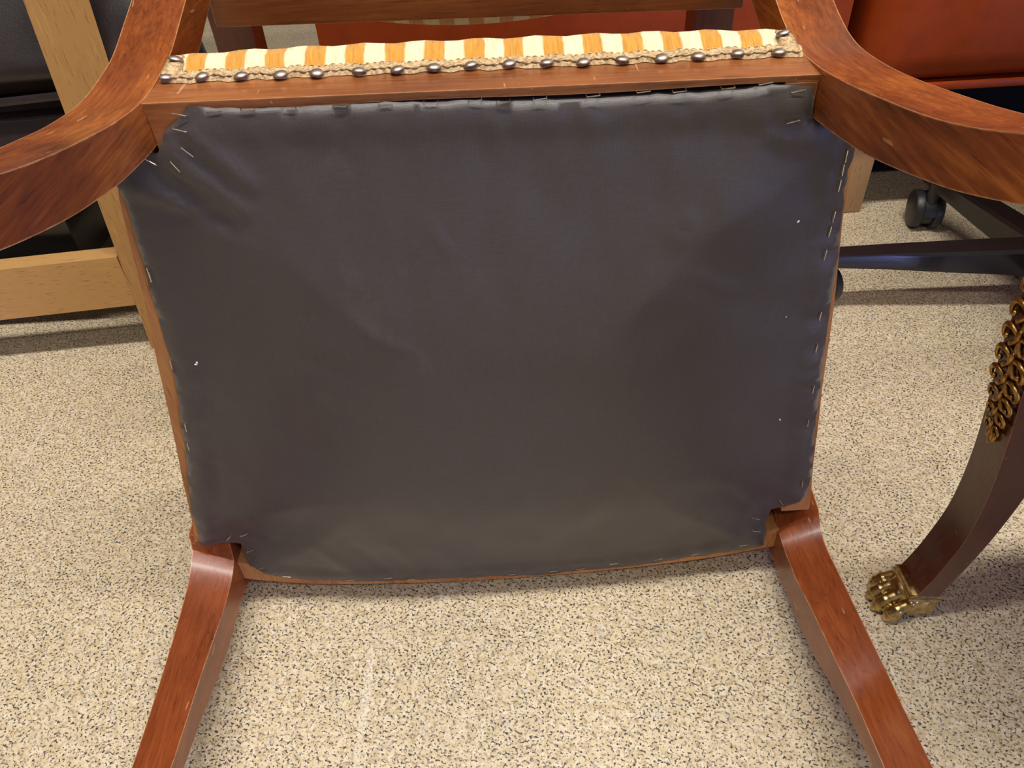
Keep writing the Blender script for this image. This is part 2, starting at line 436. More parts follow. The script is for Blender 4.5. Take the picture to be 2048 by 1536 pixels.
# -- upholstered seat (striped velvet), domed on its far side
xl = inv(RAIL_L); xr = inv(RAIL_R)
def seat_ring(inset, y, bulge_back=0):
    pts = []
    n = 40
    zb = lambda x: .4665 - .018*(x+.1875)
    L = max(xl(.40), -.19)
    # rear edge left->right, right side down, front right->left, left side up
    for i in range(n):
        x = -.184 + inset*.8 + (.356-inset*1.6)*i/(n-1); 
        pts.append((x, y, zb(x) - inset + bulge_back*(1-.25*abs(2*i/(n-1)-1)**4) + .0006*math.sin(i*1.7)))
    for i in range(1, n):
        z = .455 - (.455-.06)*i/n; pts.append((xr(z)-inset-.001 - (.030 if z > .42 else 0), y, z-inset*.5 if z > .3 else z+inset*.5))
    fz = lambda x: interp(FRONT, x)
    for i in range(n):
        x = .215 - .45*i/(n-1); pts.append((x*(1-inset*2), y, fz(x)+inset+.002))
    for i in range(1, n):
        z = .06 + (.455-.06)*i/n; pts.append((xl(z)+inset+.001 + (.030 if z > .42 else 0), y, z-inset*.5 if z > .3 else z+inset*.5))
    return pts
bm = bmesh.new()
rings = [seat_ring(.006, .4445), seat_ring(.0015, .4465, .0005), seat_ring(.0005, .4535, .0025), seat_ring(.000, .460, .0060), seat_ring(.002, .468, .0088), seat_ring(.006, .476, .0088), seat_ring(.014, .486, .006), seat_ring(.03, .496), seat_ring(.06, .503), seat_ring(.10, .508)]
loft(bm, rings)
link('seat_cushion', bm, M['stripe'], CH, angle=70)
# -- gimp braid along the rear rail with scalloped loops, nails
bm = bmesh.new()
zb = lambda x: .4665 - .018*(x+.1875)
def braid_edge(x): return .4365 - .0012*math.cos(x*260) + .0006*math.sin(x*610)
rings = []
nb = 220
for i in range(nb+1):
    x = -.1845 + .3585*i/nb
    y0 = braid_edge(x); y1 = y0+.0064 + .0007*math.sin(i*1.9)
    lift = .0006+.00035*math.sin(i*2.3)
    rings.append([(x, y0, zb(x)+.0002), (x, y0+.0015, zb(x)+.0016+lift), (x, (y0+y1)/2-.001, zb(x)+.0013), (x, (y0+y1)/2+.001, zb(x)+.0022+lift), (x, y1-.002, zb(x)+.0030), (x, y1, zb(x)+.0036+lift), (x, y1+.0006, zb(x)+.0012), (x, (y0+y1)/2, zb(x)-.001)])
loft(bm, rings)
BR = link('braid_trim', bm, M['braid'], CH, angle=80)
bm = bmesh.new()
for i in range(92):
    x = -.183 + .3555*i/91; y = braid_edge(x)+.0068; z = zb(x)+.0030
    pts = [(x+.0016*math.cos(a), y+.0006+.0012*math.sin(a), z+.0009*math.sin(a)) for a in [k*math.pi/4-.6 for k in range(8)]]
    tube(bm, pts, .00042, 5)
for k, ph in ((.0022, 0), (.0038, 1.2), (.0053, 2.2)):
    pts = [(-.183+.3555*i/240, braid_edge(-.183+.3555*i/240)+k+.0007*math.sin(i*1.05+ph), zb(-.183+.3555*i/240)+.0028+.0003*math.sin(i*2.1+ph)) for i in range(241)]
    tube(bm, pts, .00075, 5)
lo = link('braid_loops', bm, M['braid'], BR, angle=80); lo['kind'] = 'stuff'
# short returns of braid running up both stiles
for xa, sgn in ((-.1850, 1), (.1735, -1)):
    bm = bmesh.new()
    rings = []
    for i in range(24):
        y = .4385+.024*i/23; z = zb(xa)-.0005+.0048*math.sin(min(1, i/20)*math.pi/2)
        wv = .0006*math.sin(i*2.1)
        rings.append([(xa, y, z-.006), (xa, y, z+.001), (xa+sgn*.004, y, z+.0020+wv), (xa+sgn*.0085+sgn*wv, y, z+.0022), (xa+sgn*.0095, y, z-.004)])
    loft(bm, rings); link('braid_return', bm, M['braid'], CH, angle=80)
def nail_mesh():
    bm = bmesh.new()
    rings = []
    for k in range(7):
        a = k/6*math.pi/2
        rings.append([(.0042*math.cos(a)*math.cos(2*math.pi*j/16) if k < 6 else .0002*math.cos(2*math.pi*j/16), .0042*math.cos(a)*math.sin(2*math.pi*j/16) if k < 6 else .0002*math.sin(2*math.pi*j/16), .0024*math.sin(a)) for j in range(16)])
    loft(bm, rings)
    me = bpy.data.meshes.new('nail_head'); bmesh.ops.recalc_face_normals(bm, faces=bm.faces); bm.to_mesh(me); bm.free()
    me.materials.append(M['nail'])
    for p in me.polygons: p.use_smooth = True
    return me
NAIL = nail_mesh()
nx = [-.1815, -.1615, -.1395, -.1176, -.0975, -.0741, -.0529, -.0327, -.0121, .0092, .0301, .0505, .0723, .0943, .1150, .1375, .1605]
for i, x in enumerate(nx):
    o = bpy.data.objects.new('nail_head', NAIL); COL.objects.link(o); o.parent = CH
    y = braid_edge(x) + .0014 + random.uniform(-.0006, .0006)
    o.location = Vector((x, y, zb(x)+.0020)) - Vector(CH['_org'])
    o.rotation_euler = (random.uniform(-.15, .15)-.1, random.uniform(-.15, .15), random.random())
for x, y, sg in ((-.1795, .4560, 1), (.1675, .4560, -1)):
    o = bpy.data.objects.new('nail_head', NAIL); COL.objects.link(o); o.parent = CH
    o.location = Vector((x, y, zb(x)+.0060)) - Vector(CH['_org']); o.rotation_euler = (-.3, .25*sg, 0)

# -- black dust cover
COVER = [(-.1632, .4634), (-.1489, .4614), (-.1254, .4597), (-.104, .4594), (-.08, .459), (-.0584, .4588), (-.0347, .4576), (-.0127, .457), (.011, .4552), (.0332, .4546), (.0566, .4538), (.0834, .4540), (.1103, .4536), (.1318, .4540), (.1505, .4556), (.1618, .4552), (.1725, .4535), (.1735, .4448), (.1755, .4360), (.1985, .4340), (.2025, .4156), (.2018, .4018), (.2033, .3871), (.2061, .3666), (.2096, .341), (.2134, .3135), (.2168, .2839), (.2205, .2519), (.2249, .2222), (.2284, .1905), (.233, .162), (.2383, .1316), (.2412, .106), (.2378, .0977), (.226, .0915), (.2146, .0890), (.2127, .0715), (.2168, .0533), (.2176, .0385), (.2011, .0341), (.1611, .0276), (.1161, .0206), (.0703, .0168), (.0243, .0145), (-.0219, .0146), (-.0678, .0162), (-.1136, .0179), (-.159, .0212), (-.1943, .0273), (-.2137, .0318), (-.2318, .0408), (-.2413, .0556), (-.2406, .0741), (-.2406, .0864), (-.2509, .0899), (-.2669, .0880), (-.2745, .0890), (-.2706, .1088), (-.2666, .1285), (-.2553, .1712), (-.2466, .2048), (-.2423, .226), (-.2346, .2557), (-.2303, .2791), (-.2269, .3012), (-.224, .3222), (-.2217, .3381), (-.2206, .3535), (-.2175, .3717), (-.216, .3857), (-.2143, .3991), (-.2135, .4121), (-.2144, .4209), (-.2080, .4360), (-.1870, .4390), (-.1831, .445), (-.1792, .4512), (-.1721, .456), (-.1668, .4598)]
STAPLES = [(-.1703, .4612, -.1652, .4598), (-.1721, .4541, -.1664, .4521), (-.1719, .4428, -.1673, .4376), (-.1796, .4369, -.1762, .4299), (-.1944, .4364, -.1908, .4335), (-.1536, .4612, -.146, .4607), (-.1355, .4606, -.1285, .4599), (-.1138, .4603, -.1065, .4599), (-.0863, .4597, -.0795, .459), (-.062, .4587, -.0552, .458), (-.0376, .4583, -.031, .4579), (-.0126, .4578, -.0084, .4581), (.0016, .4561, .0075, .4566), (.0209, .4566, .0278, .4572), (.0495, .4567, .0561, .4571), (.0769, .4569, .0828, .4573), (.0959, .4563, .1023, .4567), (.1221, .456, .1288, .4564), (.1417, .4575, .1484, .4584), (.1598, .4521, .1668, .4535), (.1595, .4354, .1674, .4372), (.1986, .4168, .1989, .4101), (.1988, .408, .1992, .4017), (.1994, .3986, .1995, .3908), (.2013, .3768, .2012, .3706), (.2012, .3658, .2011, .3609), (.2017, .3515, .2014, .3431), (.2096, .3024, .2098, .294), (.2128, .2742, .2131, .2665), (.219, .2363, .2193, .2264), (.2227, .2003, .2236, .1906), (.2327, .1305, .2344, .1166), (.2184, .1045, .2225, .0981), (.1992, .0828, .2057, .0801), (.2012, .0659, .2094, .0636), (.193, .0449, .2012, .0463), (.1518, .0342, .1575, .0358), (.1192, .0307, .1254, .0323), (.0785, .0287, .0853, .0296), (.0491, .0217, .0546, .0227), (.0231, .0213, .0318, .0227), (-.0148, .0205, -.0079, .0214), (-.1063, .0223, -.0988, .0239), (-.1276, .0262, -.1193, .0269), (-.1616, .029, -.1517, .0288), (-.216, .038, -.2097, .0365), (-.2258, .0437, -.2183, .0452), (-.2376, .0787, -.2291, .0828), (-.236, .0525, -.2272, .0554), (-.2366, .1005, -.2291, .1046), (-.25, .0949, -.2436, .1026), (-.2451, .2062, -.244, .2154), (-.2406, .2257, -.2393, .2349), (-.2317, .285, -.2308, .2925), (-.2198, .3577, -.2189, .3635), (-.2195, .3617, -.2192, .3654)]
stm = [((a+c)/2, (b+d)/2) for a, b, c, d in STAPLES]
def seg_dist(p, a, b):
    ax, ay = a; bx, by = b; px, py = p
    L2 = (bx-ax)**2+(by-ay)**2
    t = max(0, min(1, ((px-ax)*(bx-ax)+(py-ay)*(by-ay))/L2)) if L2 else 0
    return math.hypot(px-ax-t*(bx-ax), py-ay-t*(by-ay)), t
CREASE = [  # (from, to, height, width): sharp folds in the cloth
    ((-.042, .388), (-.033, .370), .0011, .0035), ((-.115, .318), (-.105, .352), -.0007, .004),
    ((-.094, .322), (-.058, .300), .0009, .004), ((.118, .345), (.148, .327), .0006, .004),
    ((-.150, .310), (-.120, .285), -.0007, .006), ((.004, .30), (.010, .34), .0005, .004),
    ((-.208, .100), (-.222, .120), .0012, .005), ((-.150, .034), (-.175, .085), .0013, .006), ((-.120, .028), (-.140, .08), -.0010, .006),
    ((-.090, .025), (-.112, .085), .0009, .006), ((-.055, .024), (-.07, .07), .0005, .006), ((.02, .022), (.012, .075), .0005, .007),
    ((.16, .038), (.15, .09), .0009, .005), ((.19, .050), (.168, .080), .0010, .005), ((.205, .10), (.180, .13), .0009, .005),
    ((.178, .445), (.145, .44), .0018, .006), ((.165, .430), (.148, .446), -.0012, .004), ((.172, .425), (.150, .430), .0014, .004),
    ((-.178, .440), (-.150, .405), .0042, .0045), ((-.168, .452), (-.140, .420), .0036, .0045), ((-.195, .432), (-.160, .395), -.0026, .005), ((-.205, .42), (-.175, .405), .0036, .005), ((-.186, .437), (-.170, .420), .0030, .0035), ((-.195, .405), (-.163, .400), -.0020, .004),
    ((-.165, .405), (-.163, .385), .0012, .004), ((.10, .452), (.098, .40), .0005, .006), ((-.06, .455), (-.07, .40), .0006, .008),
    ((0, .452), (.002, .425), .0007, .006), ((.055, .453), (.05, .42), .0006, .006), ((-.11, .455), (-.118, .40), .0006, .007)]
COVER = [((u-.0028 if u < 0 else u+.0018) if .115 < v < .425 and abs(u) > .19 else u, v) for u, v in COVER]
edges_ = [(COVER[i], COVER[(i+1) % len(COVER)]) for i in range(len(COVER))]
def cover_y(u, v):
    d = min(seg_dist((u, v), a, b)[0] for a, b in edges_)
    s = min(1, d/.175)
    y = .4096 - .0020*min(1, d/.01) - .0195*(.5-.5*math.cos(math.pi*s**.9))          # the seat's webbing sags outwards
    for a, b, h, wd in CREASE:
        q, t = seg_dist((u, v), a, b)
        if q < wd*4: y -= h*math.exp(-(q/wd)**2)*(1-.35*abs(2*t-1))
    y -= .0022*math.exp(-(((u-.1078)/.012)**2+((v-.3765)/.012)**2))*(1-.9*math.exp(-(((u-.1078)/.003)**2+((v-.3765)/.003)**2)))
    # gathered edge: held down at the staples, puffed between
    e = max(0, 1-d/.022)
    if e > 0:
        k = min(math.hypot(u-a, v-b) for a, b in stm)
        puff = min(1, k/.011)
        y -= e*(.0004+.0022*puff*min(1, d/.004))
    y -= .0012*noise.noise((u*22, v*22, 3)) + .0006*noise.noise((u*60, v*25, 8))
    if d < .03: y -= (1-d/.03)*.0012*noise.noise((u*110, v*110, 1))
    return y
def cover_boundary():
    out = []
    for i, (a, b) in enumerate(edges_):
        n = max(1, int(math.hypot(b[0]-a[0], b[1]-a[1])/.004))
        for k in range(n):
            t = k/n; u = a[0]+(b[0]-a[0])*t; v = a[1]+(b[1]-a[1])*t
            j = .0009
            out.append(Vector((u+j*noise.noise((u*130, v*130, 4)), v+j*noise.noise((u*130, v*130, 9)))))
    return out
bd = cover_boundary()
pts = list(bd); nbd = len(bd)
def inside(p):
    c = False
    for a, b in zip(bd, bd[1:]+bd[:1]):
        if (a.y > p[1]) != (b.y > p[1]) and p[0] < (b.x-a.x)*(p[1]-a.y)/(b.y-a.y)+a.x: c = not c
    return c
step = .0042
for i in range(int(.52/step)):
    for j in range(int(.46/step)):
        p = (-.277+i*step+(j % 2)*step/2, .012+j*step)
        if inside(p) and min((a-Vector(p)).length_squared for a in bd) > (step*.55)**2: pts.append(Vector(p))
res = geometry.delaunay_2d_cdt(pts, [(i, (i+1) % nbd) for i in range(nbd)], [], 1, 1e-6)
bm = bmesh.new()
vs = [bm.verts.new((p.x, cover_y(p.x, p.y), p.y)) for p in res[0]]
for f in res[2]:
    try: bm.faces.new([vs[i] for i in f])
    except ValueError: pass
bmesh.ops.recalc_face_normals(bm, faces=bm.faces)
if sum(f.normal.y for f in bm.faces) > 0: bmesh.ops.reverse_faces(bm, faces=bm.faces)
# turned-under hem: extrude the border back to the rails
be = [e for e in bm.edges if len(e.link_faces) == 1]
ex = bmesh.ops.extrude_edge_only(bm, edges=be)
for v in [g for g in ex['geom'] if isinstance(g, bmesh.types.BMVert)]:
    v.co.y = .427 if v.co.z > .44 and -.155 < v.co.x < .155 else .4125; v.co.x *= .996; v.co.z = .25+(v.co.z-.25)*.996
DC = link('dust_cover', bm, M['cover'], CH, angle=75, label='black cloth dust cover stapled under the seat')
# staples
def bar(a, b, r=.00032):
    bm = bmesh.new()
    a, b = Vector(a), Vector(b); t = (b-a).normalized(); y = Vector((0, .003, 0))
    tube(bm, [a+y, a, b, b+y], r, 6); return bm
for a, b, c, d in STAPLES:
    m_ = Vector(((a+c)/2, 0, (b+d)/2)); h = Vector((c-a, 0, d-b)).normalized()*.0036
    p, q = m_-h, m_+h
    y0 = min(cover_y(p.x, p.z), cover_y(q.x, q.z))-.0012
    p.y = y0; q.y = y0
    link('staple', bar(p, q), M['staple'], CH)
# lint caught on the cloth
def lint(u, v, r, n):
    bm = bmesh.new()
    for k in range(n):
        a = random.uniform(0, 6.28); q = r*random.uniform(.2, 1.4)
        uu, vv = u+math.cos(a)*q*(k > 0), v+math.sin(a)*q*(k > 0)
        sphere(bm, (uu, cover_y(uu, vv)-.0003, vv), (r*random.uniform(.5, .9), r*.35, r*random.uniform(.4, .7)), 8, 5)
    link('lint_speck', bm, M['lint'], CH)
lint(-.2123, .2912, .0014, 2); lint(.179, .3726, .0011, 3); lint(.2005, .2016, .0006, 3); lint(.186, .300, .0007, 1)

# -- corner blocks seen at the front corners, raw side rail ends covered by legs
# -- arms: a flat bar from each stile down to the front of the seat
def arm(poly, x_tab, thick, wd, s):
    P = spline(poly, 6); bm = bmesh.new(); rings = []
    for i, p in enumerate(P):
        t = (P[min(i+1, len(P)-1)]-P[max(i-1, 0)]).normalized()
        n = Vector((1, 0, 0)); b_ = t.cross(n).normalized()
        rings.append([p+n*wd/2+b_*thick/2, p-n*wd/2+b_*thick/2, p-n*wd/2-b_*thick/2, p+n*wd/2-b_*thick/2])
    loft(bm, rings); bevel(bm, .002, 2, 50)
    link('armrest', bm, M['mahogany_arm'], CH)
M['mahogany_arm'] = wood('walnut_armrest', (.09, .020, .010), (.17, .042, .020), (.24, .065, .028), 'z', rough=.3, coat=.5)
arm([(-.200, .612, .505), (-.195, .628, .470), (-.195, .635, .42), (-.200, .640, .32), (-.222, .642, .18), (-.246, .628, .075), (-.256, .585, .018), (-.259, .53, .040), (-.257, .452, .125)], None, .030, .030, -1)
arm([(.185, .612, .500), (.172, .628, .465), (.172, .635, .42), (.177, .640, .32), (.203, .642, .18), (.222, .628, .075), (.230, .585, .018), (.232, .53, .040), (.230, .452, .125)], None, .030, .030, 1)
# -- backrest: lower rail, crest rail, striped pad
bm = bmesh.new()
rings = []
for i in range(21):
    x = -.190+.368*i/20; bow = .010*(1-(2*i/20-1)**2)
    z0 = .4545 - .0085*i/20
    rings.append([(x, .5735, z0), (x, .572, z0+.003), (x, .575, z0+.046), (x, .622, z0+.060), (x, .630, z0+.022-bow*.2)])
loft(bm, rings); bevel(bm, .0015, 2, 40)
link('back_rail', bm, M['wood_x'], CH)
bm = bmesh.new()
rings = []
for i in range(17):
    x = -.190+.368*i/16; bow = .022*(1-(2*i/16-1)**2)
    rings.append([(x, .815, .572-bow), (x, .815, .604-bow), (x, .880, .632-bow), (x, .880, .600-bow)])
loft(bm, rings); bevel(bm, .003, 2, 40)
link('crest_rail', bm, M['wood_x'], CH)
bm = bmesh.new()
nu, nv = 28, 20
top = []; botm = []
for side in (0, 1):
    G = []
    for i in range(nu+1):
        row = []
        for j in range(nv+1):
            u = i/nu; v = j/nv
            x = -.183+.354*u; y = .612+.198*v; zc = .492+.42*(y-.612)
            k = (1-(2*u-1)**4)*(1-(2*v-1)**6)
            z = zc + (.008 if side else -.034-.050*((1-(2*u-1)**2)*(1-(2*v-1)**6))**.7)*(k**.25 if k > 0 else 0)
            if not side: y = y - .014*(1-(2*u-1)**4)*max(0, 1-v*4)
            row.append(bm.verts.new((x, y, z)))
        G.append(row)
    for i in range(nu):
        for j in range(nv):
            bm.faces.new((G[i][j], G[i+1][j], G[i+1][j+1], G[i][j+1]))
bmesh.ops.remove_doubles(bm, verts=bm.verts, dist=1e-5)
link('backrest_pad', bm, M['stripe'], CH, angle=80)

# ------------------------------------------------------------------ oak lounge chair with black leather, left
LC = thing('lounge_chair', 'oak framed lounge chair with black leather cushions standing behind the tipped armchair at left', 'chair', (-.72, 1.15, 0))
def slab(name, pa, pb, wx, wy, material, parent, bev=.002):
    """straight timber from pa to pb, section wx by wy"""
    bm = bmesh.new(); rings = []
    for p in (Vector(pa), Vector(pb)):
        rings.append([(p.x-wx/2, p.y-wy/2, p.z), (p.x+wx/2, p.y-wy/2, p.z), (p.x+wx/2, p.y+wy/2, p.z), (p.x-wx/2, p.y+wy/2, p.z)])
    loft(bm, rings); bevel(bm, bev, 2, 40); return link(name, bm, material, parent)
bm = bmesh.new()
ca, sa_ = math.cos(R(9.5)), math.sin(R(9.5))
def oak_ring(x, y, z, wd, th): return [(x, y, z), (x+ca*wd, y+sa_*wd, z), (x+ca*wd-sa_*th, y+sa_*wd+ca*th, z), (x-sa_*th, y+ca*th, z)]
ca, sa_ = math.cos(R(25)), math.sin(R(25))
loft(bm, [oak_ring(-.468, .800, 0, .056, .020), oak_ring(-.4315, .806, .56, .056, .020)])
bevel(bm, .002, 2, 40); link('leg', bm, M['oak'], LC)
slab('leg', (-1.085, .775, 0), (-1.050, .775, .56), .061, .030, M['oak'], LC)
slab('leg', (-.62, 1.50, 0), (-.58, 1.53, .56), .061, .030, M['oak'], LC)
slab('leg', (-1.120, 1.46, 0), (-1.01, 1.49, .56), .061, .030, M['oak'], LC)
bm = bmesh.new()
loft(bm, [[(-1.08, .760, .060), (-1.08, .760, .131), (-1.08, .785, .131), (-1.08, .785, .060)],
          [(-.462, .803, .069), (-.462, .803, .139), (-.462, .828, .139), (-.462, .828, .069)]])
bevel(bm, .003, 2, 40); link('stretcher', bm, M['oak_x'], LC)
bm = bmesh.new(); box(bm, (-1.05, 1.47, .07), (-.62, 1.495, .14)); bevel(bm, .003, 2, 40); link('stretcher', bm, M['oak_x'], LC)
for x in (-.425, -1.06):
    bm = bmesh.new(); loft(bm, [[(x-.03, .79, .56), (x+.05, .79, .56), (x+.05, .79, .585), (x-.03, .79, .585)], [(x-.22, 1.54, .56), (x-.14, 1.54, .56), (x-.14, 1.54, .585), (x-.22, 1.54, .585)]])
    bevel(bm, .004, 2, 40); link('armrest', bm, M['oak'], LC)
def cushion(x0, x1, y0, y1, z0, z1, sag, name):
    bm = bmesh.new()
    n = 24; rings = []
    # rounded-box cushion with soft creases
    bmesh.ops.create_grid(bm, x_segments=44, y_segments=40, size=.5)
    def shape(sgn):
        for v in bm2.verts: pass
    bm.free(); bm = bmesh.new()
    res = bmesh.ops.create_cube(bm, size=1)
    bmesh.ops.subdivide_edges(bm, edges=bm.edges, cuts=26, use_grid_fill=True)
    cx, cy, cz = (x0+x1)/2, (y0+y1)/2, (z0+z1)/2
    sx, sy, sz = x1-x0, y1-y0, z1-z0
    r = .042
    for v in bm.verts:
        p = Vector((v.co.x*sx, v.co.y*sy, v.co.z*sz))
        q = Vector((max(-sx/2+r, min(sx/2-r, p.x)), max(-sy/2+r, min(sy/2-r, p.y)), max(-sz/2+r, min(sz/2-r, p.z))))
        d = p-q
        if d.length > 1e-6: p = q+d.normalized()*r
        k = (1-(2*v.co.x)**4)*(1-(2*v.co.z)**2)
        if v.co.y < -.3: p.y -= .018*k
        p.z += sag*(1-(2*v.co.x)**2)*.5*(1 if v.co.z > 0 else -1)
        p += Vector((0, -1, .4))*.006*noise.noise((p.x*9+z0*5, p.z*22, p.y*4))
        v.co = p+Vector((cx, cy, cz))
        if z0 > .3 and v.co.y < cy: v.co.y += max(0, v.co.z-.345)*.75*(1-2*max(0, v.co.y-y0)/sy)
        v.co.x -= max(0, v.co.y-.845)*.38*max(0, v.co.x+1.03)/.73
    return link(name, bm, M['black_leather'], LC, angle=60)
cushion(-1.03, -.300, .845, 1.46, .175, .318, .0, 'seat_cushion')
cushion(-1.03, -.298, .835, 1.46, .322, .50, .02, 'seat_cushion')
bm = bmesh.new()
tube(bm, spline([(-1.02, .838, .312), (-.80, .828, .313), (-.62, .827, .316), (-.45, .829, .323), (-.33, .838, .326), (-.312, .87, .326), (-.400, 1.1, .326)], 8), .0045, 8)
link('piping', bm, M['black_leather'], LC)
bm = bmesh.new(); box(bm, (-1.05, .85, .095), (-.53, 1.45, .18)); bevel(bm, .004, 2); link('seat_frame', bm, M['black_paint'], LC)  # black and carried low to stand in for the shade beneath the chair
bm = bmesh.new(); box(bm, (-1.03, 1.40, .18), (-.56, 1.47, .85)); bevel(bm, .02, 3); link('backrest', bm, M['black_leather'], LC)

# ------------------------------------------------------------------ rust leather seats behind
def leather_seat(name, x0, x1, y0, y1, z0, z1, label, legs, r):
    t = thing(name, label, 'sofa', ((x0+x1)/2, (y0+y1)/2, 0), 'rust red leather sofa units')
    bm = bmesh.new()
    res = bmesh.ops.create_cube(bm, size=1)
    bmesh.ops.subdivide_edges(bm, edges=bm.edges, cuts=18, use_grid_fill=True)
    cx, cy, cz = (x0+x1)/2, (y0+y1)/2, (z0+z1)/2; s = Vector((x1-x0, y1-y0, z1-z0))
    for v in bm.verts:
        p = Vector((v.co.x*s.x, v.co.y*s.y, v.co.z*s.z))
        q = Vector([max(-s[i]/2+r, min(s[i]/2-r, p[i])) for i in range(3)])
        d = p-q
        if d.length > 1e-6: p = q+d.normalized()*r
        if v.co.y < -.45: p.y -= .010*(1-(2*v.co.x)**4)*(1-(2*v.co.z)**4)
        v.co = p+Vector((cx, cy, cz))
    link('body', bm, M['red_leather'], t, angle=60)
    bm = bmesh.new(); box(bm, (x0+.004, y0-.002, z0-.006), (x1-.004, y1, z0+.004)); bevel(bm, .002, 2)
    link('bottom_trim', bm, M['red_leather'], t)
    bm = bmesh.new(); box(bm, (x0+.02, y0+.15, .004), (x1-.02, y1-.03, z0)); bevel(bm, .004, 2); link('shade_block', bm, M['shade_black'], t)  # black block added to fill the gap with deep shade
    for x, y in legs:
        bm = bmesh.new(); box(bm, (x-.055, y, 0), (x, y+.045, z0)); bevel(bm, .003, 2); link('leg', bm, M['beech'], t)
    return t
leather_seat('leather_sofa', .477, 1.25, 1.000, 1.75, .204, .62, 'rust red leather sofa unit at right, raised on pale wooden legs above a dark gap', [(.550, 1.033), (1.24, 1.033), (.550, 1.68), (1.24, 1.68)], .030)
leather_seat('leather_sofa', -.217, .453, 1.000, 1.75, .204, .62, 'rust red leather sofa unit in the middle, behind the backrest of the tipped armchair', [(-.16, 1.06), (.44, 1.06), (-.16, 1.68), (.44, 1.68)], .012)

# ------------------------------------------------------------------ office chair, right
OC = thing('office_chair', 'black swivel chair with star base and castors in front of the red sofa', 'chair', (.672, .787, 0))
hub = Vector((.672, .787, 0))
bm = bmesh.new(); cyl(bm, hub+Vector((0, 0, .045)), hub+Vector((0, 0, .100)), .036, .032, 24); cyl(bm, hub+Vector((0, 0, .1)), hub+Vector((0, 0, .40)), .016, .016, 20); bevel(bm, .002, 2); link('column', bm, M['black_paint'], OC)
bm = bmesh.new(); sphere(bm, hub+Vector((.13, -.06, .45)), (.235, .235, .045), 24, 12); link('seat', bm, M['black_leather'], OC)
bm = bmesh.new(); sphere(bm, hub+Vector((.31, -.02, .78)), (.03, .18, .22), 24, 12); link('backrest', bm, M['black_leather'], OC)
bm = bmesh.new(); tube(bm, spline([hub+Vector((.06, 0, .42)), hub+Vector((.26, 0, .44)), hub+Vector((.30, 0, .55)), hub+Vector((.29, 0, .75))], 6), .014, 10); link('back_support', bm, M['black_paint'], OC)
swiv = [R(20), R(-12), R(200), R(300), R(20)]
for k in range(5):
    a = R(176.5-73*k) if k < 2 else R(176.5-73-71.3*(k-1))
    d = Vector((math.cos(a), math.sin(a), 0)); n = Vector((-d.y, d.x, 0))
    L = .264 if k == 0 else .212
    bm = bmesh.new(); rings = []
    for t, wd, zt, zb_ in ((.02, .018, .0895, .053), (.12, .0165, .0880, .060), (.20, .0145, .0865, .066), (L+.012, .0125, .084, .069)):
        p = hub+d*t
        rings.append([p+n*wd+Vector((0, 0, zt-.004)), p+n*wd*.8+Vector((0, 0, zt)), p-n*wd*.8+Vector((0, 0, zt)), p-n*wd+Vector((0, 0, zt-.004)), p-n*wd+Vector((0, 0, zb_)), p+n*wd+Vector((0, 0, zb_))])
    loft(bm, rings); bevel(bm, .0012, 2, 50); link('base_arm', bm, M['black_paint'], OC)
    c = hub+d*L + (Vector((-.004, -.018, 0)) if k == 1 else Vector((0, 0, 0)))
    sa = swiv[k]; ax = Vector((math.cos(sa), math.sin(sa), 0)); fwd_ = Vector((-ax.y, ax.x, 0))
    wc = c+fwd_*.012+Vector((0, 0, .0275))
    bm = bmesh.new()
    cyl(bm, c+Vector((0, 0, .040)), c+Vector((0, 0, .074)), .0085, .0085, 16)
    cyl(bm, wc-ax*.0078, wc+ax*.0078, .0225, .0225, 24)
    # hood: half drum over the axle
    rr = []
    for s_ in (-.0078, .0078):
        ring = []
        for j in range(13):
            b_ = R(-25)+j/12*R(205); ring.append(wc+ax*s_+fwd_*(.0262*math.cos(b_))+Vector((0, 0, .0262*math.sin(b_))))
        for j in range(13):
            b_ = R(180)-j/12*R(205); ring.append(wc+ax*s_+fwd_*(.015*math.cos(b_))+Vector((0, 0, .015*math.sin(b_))))
        rr.append(ring)
    loft(bm, rr)
    cst = link('caster', bm, M['black_plastic'], OC, angle=40)
    for s_ in (-1, 1):
        bm = bmesh.new(); prof = [(.0045, .0250), (.0065, .0274), (.0150, .0274), (.0185, .0255), (.0205, .020), (.0212, .012), (.0212, .0001)]
        rings = []
        for h_, r_ in [(.0045, .0001)]+prof:
            rings.append([wc+ax*s_*(h_*.86+.0035)+fwd_*r_*math.cos(2*math.pi*j/28)+Vector((0, 0, r_*math.sin(2*math.pi*j/28))) for j in range(28)])
        loft(bm, rings); link('wheel', bm, M['black_plastic'] , cst, angle=40)

# ------------------------------------------------------------------ antique chair with sabre leg, lion paw and acanthus mount, far right
AC = thing('antique_chair', 'dark mahogany chair with gilt leaf mount and brass lion paw foot at right edge', 'chair', (.55, .20, 0))
SAB_F = [(.329, .030), (.335, .050), (.3405, .076), (.3455, .12), (.3425, .175), (.334, .233), (.3275, .268), (.322, .31), (.322, .36), (.330, .42)]
SAB_B = [(.349, .024), (.3535, .048), (.3605, .078), (.3675, .12), (.3720, .175), (.3695, .235), (.366, .272), (.363, .315), (.364, .365), (.373, .42)]
YN, YF = .350, .382
def sabre(y0, y1, mirror=None):
    A = spline([(x, z, 0) for x, z in SAB_F], 5); B = spline([(x, z, 0) for x, z in SAB_B], 5)
    bm = bmesh.new(); rings = []
    for p, q in zip(A, B):
        f = (lambda x: x) if mirror is None else (lambda x: 2*mirror-x)
        rings.append([(f(p.x), y0, p.y), (f(p.x), y1, p.y), (f(q.x), y1, q.y), (f(q.x), y0, q.y)])
    loft(bm, rings); bevel(bm, .0010, 2, 50); return bm
LEG = link('leg', sabre(YN, YF), M['mahogany'], AC)
link('leg', sabre(.02, .049), M['mahogany'], AC)
